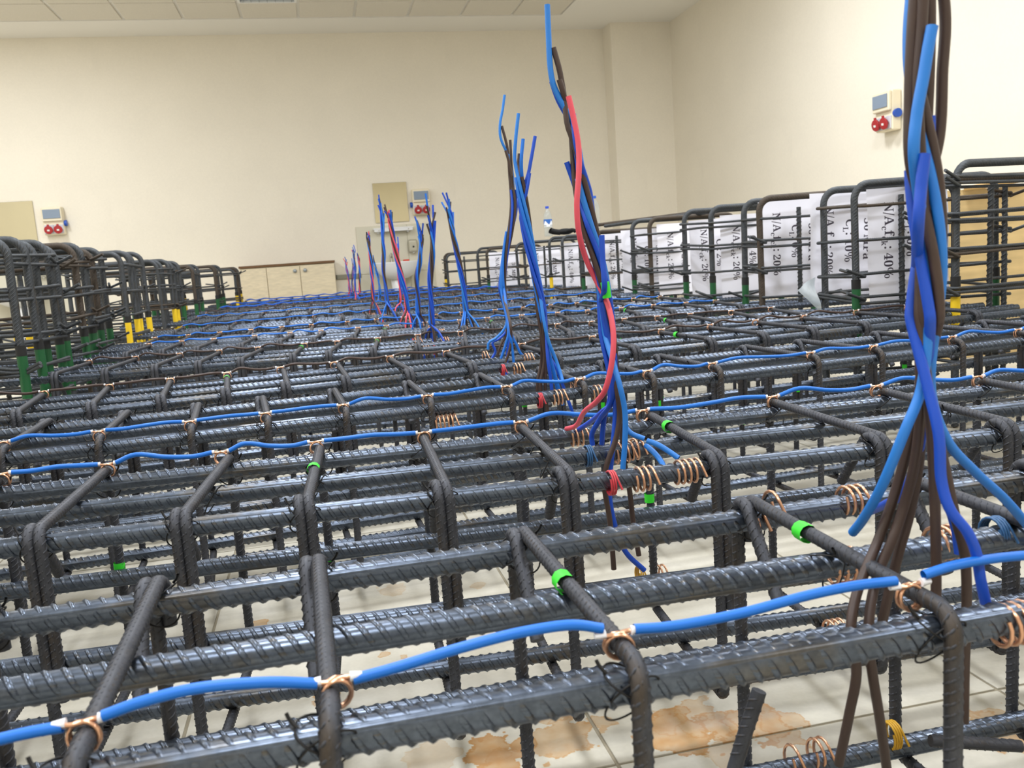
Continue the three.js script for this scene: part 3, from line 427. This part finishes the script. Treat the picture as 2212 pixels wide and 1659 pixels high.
{
  const b = twisted('blue and brown lead bundle with one pink lead, twelfth rebar cage from the cupboard wall', A2, B2.slice(0, 8), T2, 0.0095, [0.22, 0.22, 0.22, 0.22, 0.22, 0.22, 0.22], [0.5, 0.7], { turns: 1.0, sides: 9, r: 0.004 });
  for (const [c, p] of [...B2.slice(8), ...PINK]) b.put(c, vec(p), 0.004, 70, 9);
  const s = add(b.g, 'green_tag', new THREE.CylinderGeometry(0.0062, 0.0062, 0.022, 10), M.neon, 0.392 - b.base.x, 0.633 - b.base.y, -1.172 - b.base.z); s.rotation.z = 0.1; s.userData.label = 'bright green tape tag';
}
twisted('bundle of blue and brown leads on the eleventh rebar cage from the cupboard wall', A3, B3, T3, 0.009, [0.24, 0.24, 0.24, 0.24, 0.4, 0.24, 0.24, 0.24], [0.7, 0.85], { turns: 1.0, r: 0.0038 });
twisted('bundle of dark brown and blue leads on the tenth rebar cage from the cupboard wall', A4, B4, T4, 0.009, [0.24], [0.6, 0.7, 0.5], { turns: 1.1, r: 0.0038 });
const recipe = ['bbBnnBbnl', 'BbBnnBBn', 'bbBBnnbb', 'ppBnnbnpB', 'bBnnbBln', 'nnppbBn', 'pbBnbp', 'bbln', 'pBnpb', 'bnBpb', 'pbBp', 'bBnp'];
const word = ['blue and brown leads with one lead curling away', 'dark blue and brown leads by the socket box', 'bright blue leads with a few brown ones', 'brown and pink leads leaning over', 'blue and dark brown leads before the washbasin shelf', 'brown and pink leads before the tiled splashback', 'pink and blue leads', 'short light blue leads', 'thin pink and brown leads', 'thin blue and brown leads ending in a loop', 'thin purple and pink leads', 'thin blue leads'];
AG.forEach((axis, k) => {
  const ax = vec(axis), n = recipe[k].length, base = ax[0];
  const L = [...recipe[k]].map((c, q) => {
    const a = q * 2.4, e = V(base.x + rr(-0.06, 0.06), YT - rr(0.0, 0.12), base.z + rr(-0.1, 0.1)), m = base.clone().lerp(e, 0.5).setY(YT + 0.035);
    const t1 = rr(0.62, 0.93), tip = along(ax, Math.min(1, t1 + 0.12)).add(V(rr(-0.02, 0.018), rr(0.01, 0.05), rr(-0.02, 0.02)));
    return { c, ph: a, rad: q % 3 ? 0.0085 : 0.003, t0: 0.1, t1, bot: [e, m], top: [tip] };
  });
  const far = k > 4; const b = bundle(`bundle of ${word[k]}, on the rebar cages`, axis, L, { turns: 1.3, r: 0.0038, sides: far ? 5 : 7, seg: far ? 36 : 56 });
  for (let q = 0; q < 2; q++) coil(b.g, b.base, 'c', 3, base.x + rr(-0.12, 0.12), YT, base.z + rr(-0.02, 0.02)); all.push(b);
});
for (const [c, n, , x, y, z] of COILS) { let best = all[0]; for (const b of all) if (Math.abs(b.base.z - z) + 0.3 * Math.abs(b.base.x - x) < Math.abs(best.base.z - z) + 0.3 * Math.abs(best.base.x - x)) best = b; coil(best.g, best.base, c, n, x, y, z); }
// ================================================================= paper tags on the end blocks
function paperTex(c1, c2, w = 420, h = 594) {
  const cv = document.createElement('canvas'); cv.width = w; cv.height = h; const g = cv.getContext('2d');
  g.fillStyle = '#eeedf6'; g.fillRect(0, 0, w, h);
  g.save(); g.translate(w, 0); g.rotate(Math.PI / 2); g.fillStyle = '#3a3440';
  const put = (parts, x, y) => { for (const [t, sub] of parts) { g.font = `bold ${sub ? 42 : 66}px serif`; g.fillText(t, x, y + (sub ? 16 : 0)); x += g.measureText(t).width + 1; } };
  put([['30 MPa', 0]], 150, 110); put([['C', 0], ['L', 1], [': ' + c1, 0]], 150, 215); put([['N/A', 0], ['c', 1], ['f', 0], ['ck', 1], [': ' + c2, 0]], 70, 330);
  g.restore();
  const t = new THREE.CanvasTexture(cv); t.colorSpace = THREE.SRGBColorSpace; return t;
}
const sheetGeo = (() => {
  const g = new THREE.PlaneGeometry(0.297, 0.42, 14, 18), p = g.attributes.position;
  for (let i = 0; i < p.count; i++) { const x = p.getX(i), y = p.getY(i); p.setZ(i, 0.006 * Math.sin(x * 17 + y * 5) + 0.004 * Math.sin(y * 21) + 0.1 * x * x); }
  g.computeVertexNormals(); return g;
})();
const TAGS = [[1.965, 0.142, 2.86, '0%', '40%', 'beside the plywood board'], [1.935, 0.152, 3.2, '10%', '20%', 'tag reading 10% and 20%'], [1.93, 0.15, 3.6, '0%', '20%', 'creased at its top'], [1.995, 0.118, 4.12, '4%', '20%', 'tag reading 4% and 20%'], [1.96, 0.112, 4.42, '2%', '20%', 'tag reading 2% and 20%'], [2.0, 0.115, 4.98, '2%', '20%', 'hanging out past its neighbours'], [1.9, 0.1, 5.33, '10%', '40%', 'tag reading 10% and 40%'], [2.03, 0.098, 6.13, '8%', '20%', 'tag reading 8%'], [2.0, 0.07, 6.42, '6%', '20%', 'tag reading 6%'], [1.97, 0.06, 7.0, '4%', '40%', 'tag reading 4% and 40%'], [1.86, 0.05, 7.7, '2%', '40%', 'tag reading 2% and 40%'], [1.66, 0.03, 8.5, '8%', '40%', 'tag reading 8% and 40%']];
TAGS.forEach(([x, y, z, a, b, w], k) => {
  const m = add(scene, 'paper_tag', sheetGeo, std(0xffffff, 0.55, 0, { map: paperTex(a, b), side: THREE.DoubleSide }), x + 0.155, EYE + y - 0.205, -z);
  m.rotation.y = rr(-0.1, 0.06) - 0.1; m.rotation.z = rr(-0.03, 0.02); tag(m, `white printed specimen sheet in the end blocks, ${ORD[k]} from the plywood board`, 'paper sheet', 'specimen sheets');
});

// ================================================================= socket boxes
const windowMat = new THREE.MeshPhysicalMaterial({ color: 0x9fb0c4, roughness: 0.15, transmission: 0.35, thickness: 0 }), redMat = std(0xa8262a, 0.45), plugGrey = std(0xd0d0d6, 0.5), blueMat = std(0x1c4fb0, 0.4), hole = std(0x55606e, 0.5);
function socketBox(x, y, z, turn, label, side) {
  const o = thing('socket_box', label, 'socket box', [x, y, z], turn);
  add(o, 'body', rbox(0.215, 0.31, 0.085, 0.014, 3), M.cream, 0, 0, 0.0435);
  add(o, 'cover', rbox(0.21, 0.155, 0.03, 0.012, 3), M.cream, 0, 0.072, 0.1);
  add(o, 'breaker_row', box(0.165, 0.085, 0.004), hole, 0, 0.075, 0.1135);
  add(o, 'window', rbox(0.18, 0.1, 0.008, 0.003), windowMat, 0, 0.075, 0.12);
  for (const s of [-1, 1]) {
    add(o, 'socket_plate', rbox(0.098, 0.1, 0.012, 0.004), plugGrey, s * 0.051, -0.092, 0.09);
    const pr = [[0, 0], [0.026, 0], [0.03, 0.012], [0.044, 0.018], [0.046, 0.03], [0.043, 0.034], [0, 0.036]].map(q => new THREE.Vector2(...q)), lg = new THREE.LatheGeometry(pr, 28); lg.rotateX(Math.PI / 2);
    const c = add(o, 'red_socket_cap', lg, redMat, s * 0.05, -0.095, 0.096); c.rotation.x = 0.18;
    add(c, 'cap_tab', rbox(0.024, 0.03, 0.014, 0.005), redMat, 0, 0.046, 0.022); add(c, 'rating_plate', rbox(0.026, 0.018, 0.002, 0.0008), M.white, 0, -0.004, 0.037);
  }
  const bl = add(o, 'blue_socket', new THREE.CylinderGeometry(0.032, 0.034, 0.03, 20), blueMat, side * 0.12, -0.03, 0.05); bl.rotation.z = Math.PI / 2;
}
socketBox(1.355, EYE + 0.72, -ZB, 0, 'cream socket box with two red sockets beside the washbasin mirror near the pilaster', -1);
socketBox(-2.81, EYE + 0.735, -ZB, 0, 'cream socket box with two red sockets, right of the other washbasin mirror', 1);
socketBox(XR, EYE + 0.92, -6.38, -Math.PI / 2, 'cream socket box with two red sockets on the side wall', 1);

// ================================================================= washbasins, mirrors, shelves
const mirrorMat = std(0xc2bba2, 0.05, 1), tileGloss = std(0xd5d0bd, 0.25), ceramic = std(0xe8e9ea, 0.18), chrome = std(0xb8b8b4, 0.2, 1);
function washbasin(cx, which) {
  const mir = add(scene, 'wall_mirror', rbox(0.41, 0.475, 0.008, 0.002), mirrorMat, cx - 0.01, EYE + 0.736, -ZB + 0.012); tag(mir, `plain rectangular mirror above the washbasin ${which}`, 'mirror');
  const sp = thing('tiled_splashback', `beige tiled splashback behind the washbasin ${which}`, 'splashback', [cx, 0, -ZB]);
  add(sp, 'bed', box(0.93, EYE + 0.465, 0.01), std(0xc9c3ae, 0.9), 0, (EYE + 0.465) / 2, 0.0055);
  for (let a = 0; a < 3; a++) for (let b = 0; b < 2; b++) add(sp, 'wall_tile', rbox(0.304, 0.57, 0.01, 0.002, 1), tileGloss, (a - 1) * 0.31, 0.291 + b * 0.577, 0.012);
  const sh = thing('washbasin_shelf', `white ceramic shelf over the washbasin ${which}`, 'shelf', [cx - 0.015, EYE + 0.41, -ZB + 0.017]);
  add(sh, 'plate', rbox(0.49, 0.022, 0.12, 0.01, 3), ceramic, 0, 0.012, 0.06); add(sh, 'front_lip', rbox(0.47, 0.03, 0.014, 0.006), ceramic, 0, -0.01, 0.112);
  for (const s of [-1, 1]) { add(sh, 'bracket', rbox(0.03, 0.05, 0.05, 0.008), ceramic, s * 0.18, -0.02, 0.026); const k = add(sh, 'fixing_cap', new THREE.CylinderGeometry(0.008, 0.008, 0.006, 12), chrome, s * 0.18, -0.006, 0.121); k.rotation.x = Math.PI / 2; }
  const ba = thing('washbasin', `white ceramic washbasin on a pedestal ${which}`, 'washbasin', [cx - 0.02, 0, -ZB + 0.02]);
  const prof = [[0.02, -0.2], [0.12, -0.19], [0.2, -0.15], [0.26, -0.08], [0.29, 0], [0.285, 0.012], [0.26, 0.01], [0.22, -0.06], [0.14, -0.12], [0.0, -0.135]].map(q => new THREE.Vector2(...q));
  const bg = new THREE.LatheGeometry(prof, 36); bg.scale(1, 1, 0.72); add(ba, 'bowl', bg, ceramic, 0, EYE + 0.005, 0.23);
  add(ba, 'deck', rbox(0.54, 0.045, 0.12, 0.015, 3), ceramic, 0, EYE - 0.008, 0.062);
  const pg = new THREE.LatheGeometry([[0.0, 0.0], [0.12, 0], [0.1, 0.06], [0.075, 0.3], [0.09, 0.52], [0, 0.52]].map(q => new THREE.Vector2(...q)), 24); add(ba, 'pedestal', pg, ceramic, 0, 0, 0.18);
  const fc = add(ba, 'tap', new THREE.CylinderGeometry(0.017, 0.02, 0.1, 14), chrome, -0.05, EYE + 0.06, 0.07);
  const spt = new THREE.CylinderGeometry(0.009, 0.011, 0.13, 12); spt.rotateX(1.25); add(fc, 'spout', spt, chrome, 0, 0.03, 0.06); add(fc, 'lever', rbox(0.014, 0.012, 0.07, 0.004), chrome, 0, 0.062, -0.005);
}
washbasin(1.0, 'near the pilaster'); washbasin(-3.21, 'at the other end of the wall');
for (const [x, w] of [[1.21, 'near the pilaster'], [-2.99, 'at the other end of the wall']]) {
  const d = thing('soap_dispenser', `grey wall soap dispenser by the washbasin ${w}`, 'soap dispenser', [x, EYE + 0.195, -ZB + 0.017]);
  add(d, 'housing', rbox(0.115, 0.16, 0.09, 0.03, 4), std(0xb9b5a4, 0.3, 0.3), 0, 0, 0.047); const e = add(d, 'sight_glass', new THREE.CylinderGeometry(0.012, 0.012, 0.006, 14), M.black, 0, -0.01, 0.093); e.rotation.x = Math.PI / 2; add(d, 'spout', rbox(0.03, 0.02, 0.03, 0.006), chrome, 0, -0.085, 0.06);
}
tag(add(scene, 'sponge', rbox(0.075, 0.02, 0.045, 0.006), std(0xd8452e, 0.8), 1.11, EYE + 0.026, -ZB + 0.085), 'small red sponge on the washbasin deck', 'sponge');
const rail = thing('wall_rail', 'grey metal rail low on the wall between cupboard and washbasin', 'rail', [0.4, EYE - 0.12, -ZB]);
add(rail, 'channel', rbox(0.29, 0.055, 0.03, 0.004), std(0x8d8b7c, 0.4, 0.6), 0, 0, 0.016); for (const s of [-1, 1]) { const k = add(rail, 'end_cap', rbox(0.012, 0.057, 0.032, 0.003), std(0x5d5c55, 0.5), s * 0.145, 0, 0.0165); }
{ // cupboard
  const o = thing('cupboard', 'low cream cupboard with a brown top and round grey knobs', 'cupboard', [-0.3, 0, -ZB + 0.24]), H = 0.757, W = 1.06;
  const wood = std(0xeee2c6, 0.5, 0, { map: dataTex(256, 256, (x, y) => { const v = 236 + (fbm(x / 40, y / 4, 4) - 0.5) * 30; return [v, v * 0.985, v * 0.96]; }) });
  add(o, 'carcass', rbox(W, H - 0.06, 0.45, 0.003, 1), wood, 0, H / 2 + 0.02, 0); add(o, 'plinth', box(W - 0.02, 0.06, 0.41), std(0x6d6250, 0.8), 0, 0.03, -0.01);
  add(o, 'top', rbox(W + 0.02, 0.026, 0.475, 0.003, 1), std(0x6a4a28, 0.5), 0, H + 0.004, 0.01);
  [[-0.53, -0.24, 0], [-0.236, 0.135, 1], [0.139, 0.53, -1]].forEach(([a, b, k]) => {
    const d = add(o, 'door', rbox(b - a - 0.004, H - 0.09, 0.018, 0.003, 1), wood, (a + b) / 2, H / 2 + 0.025, 0.235);
    if (k) { const g = new THREE.SphereGeometry(0.022, 18, 12); g.scale(1, 1, 0.6); add(d, 'knob', g, std(0x9aa0a4, 0.35, 0.4), k * ((b - a) / 2 - 0.055), H / 2 - 0.1, 0.025); }
  });
}

// ================================================================= odds and ends on the cages
function bottle(x, y, z, cap, label, withLabel, dark) {
  const o = thing('water_bottle', label, 'bottle', [x, y, z]);
  const prof = [[0, 0], [0.03, 0], [0.034, 0.006], [0.034, 0.05], [0.032, 0.055], [0.034, 0.06], [0.034, 0.15], [0.03, 0.175], [0.015, 0.205], [0.0125, 0.212], [0.0125, 0.225]].map(q => new THREE.Vector2(...q));
  add(o, 'bottle_body', new THREE.LatheGeometry(prof, 24), new THREE.MeshPhysicalMaterial({ color: 0xf2f6f8, roughness: 0.08, transmission: 0.9, thickness: 0, side: THREE.DoubleSide }));
  add(o, 'cap', new THREE.CylinderGeometry(0.0145, 0.0145, 0.018, 16), std(cap, 0.4), 0, 0.23, 0);
  if (withLabel) {
    const cv = document.createElement('canvas'); cv.width = 512; cv.height = 128; const g = cv.getContext('2d');
    g.fillStyle = '#2a66b8'; g.fillRect(0, 0, 512, 128); g.fillStyle = '#eef4fb'; for (let k = 0; k < 4; k++) { g.beginPath(); g.moveTo(k * 128, 96); g.lineTo(k * 128 + 50, 20); g.lineTo(k * 128 + 128, 96); g.fill(); }
    g.fillStyle = '#f4f6f6'; g.fillRect(0, 88, 512, 40); g.fillStyle = '#22303c'; g.font = 'bold 34px sans-serif'; for (let k = 0; k < 3; k++) g.fillText('ALPIN', k * 170 + 20, 120);
    const t = new THREE.CanvasTexture(cv); t.colorSpace = THREE.SRGBColorSpace;
    add(o, 'label_band', new THREE.CylinderGeometry(0.0346, 0.0346, 0.06, 28, 1, true), std(0xffffff, 0.4, 0, { map: t }), 0, 0.105, 0);
  } else if (dark) add(o, 'label_band', new THREE.CylinderGeometry(0.0346, 0.0346, 0.03, 24, 1, true), std(0xc8574a, 0.5), 0, 0.1, 0);
}
const ply = std(0xdcc492, 0.6, 0, { map: dataTex(512, 256, (x, y) => { const v = 228 + (fbm(x / 90, y / 7, 4) - 0.5) * 40 + (fbm(x / 20, y / 20, 2) - 0.5) * 10; return [v, v * 0.975, v * 0.93]; }) });
const zS = 6.98, topS = EYE + 0.12 + 0.013;
bottle(1.885, topS - 0.002, -7.02, 0x2a50c8, 'plastic water bottle with a blue and white label on the end blocks', true);
bottle(1.975, topS + 0.012, -6.22, 0xb0aba4, 'plastic bottle with a red band on the end blocks', false, true);
bottle(2.035, topS + 0.012, -6.24, 0x2a64c8, 'plain plastic bottle with a blue cap on the end blocks', false);
{ // black glove lying over the U bars
  const o = thing('work_glove', 'black work glove lying over the end blocks beside the labelled bottle', 'glove', [1.96, topS + 0.004, -6.9]), gm = std(0x0f1012, 0.85);
  const palm = new THREE.SphereGeometry(0.06, 20, 14); palm.scale(1.15, 0.42, 0.9); add(o, 'palm', palm, gm, 0.03, 0.02, 0);
  for (let k = 0; k < 4; k++) add(o, 'finger', wire([V(0.07, 0.022, -0.035 + k * 0.023), V(0.11, 0.026 - k * 0.002, -0.04 + k * 0.026), V(0.145 - Math.abs(k - 1.4) * 0.012, 0.012, -0.042 + k * 0.028)], 0.011, 14, 9), gm);
  add(o, 'thumb', wire([V(0.03, 0.022, 0.04), V(0.07, 0.03, 0.066), V(0.1, 0.02, 0.075)], 0.012, 12, 9), gm);
  add(o, 'cuff', wire([V(-0.01, 0.02, 0), V(-0.06, 0.03, 0.002), V(-0.095, 0.045, 0.004)], 0.028, 14, 14), gm).scale.set(1, 0.8, 1.1);
}
for (const [a, b, w] of [[V(1.94, EYE + 0.15, -5.75), V(2.38, EYE + 0.176, -4.75), 'resting on the end blocks below the bottles'], [V(1.93, EYE + 0.165, -6.0), V(2.3, EYE + 0.18, -5.2), 'rusty, resting on the end blocks below the bottles']]) {
  const p = new Path([V(0, 0, 0), b.clone().sub(a)]); const m = add(scene, 'loose_rebar', rebar(p, 0.011, { sides: 10, step: 0.012, n: 4, h: 0.0015, w: 0.0025 }), w.startsWith('rusty') ? M.stubRusty : M.stub, a.x, a.y, a.z); tag(m, `loose length of ribbed bar, ${w}`, 'steel bar');
}
{ // plywood board and plank leaning behind the end blocks
  const b = tag(add(scene, 'plywood_board', rbox(1.25, 0.86, 0.018, 0.002, 1), ply, 3.66, 0.43, -3.95), 'upright beige plywood board behind the end blocks', 'board'); b.rotation.x = -0.03;
  const p = tag(add(scene, 'wooden_plank', rbox(0.5, 0.022, 0.11, 0.003, 1), std(0xc9a76a, 0.7, 0, { map: ply.map }), 3.5, 0.885, -3.94), 'wooden plank lying aslant on the plywood board', 'plank'); p.rotation.z = 0.08; p.rotation.y = 0.2;
}
// small tags and the plastic film scrap
{ const g = new THREE.PlaneGeometry(0.09, 0.13, 6, 8), p = g.attributes.position; for (let i = 0; i < p.count; i++) { const y = (p.getY(i) + 0.065) / 0.13; p.setX(i, p.getX(i) * y); p.setZ(i, 0.012 * Math.sin(p.getX(i) * 60 + y * 4)); } g.computeVertexNormals();
  const m = add(scene, 'film_scrap', g, new THREE.MeshPhysicalMaterial({ color: 0xdfe8ee, roughness: 0.3, transmission: 0.3, thickness: 0, side: THREE.DoubleSide }), 1.83, EYE - 0.24, -3.02); m.rotation.z = 0.5; tag(m, 'torn scrap of clear film on a green taped leg', 'film scrap'); }
renderer.render(scene, camera);
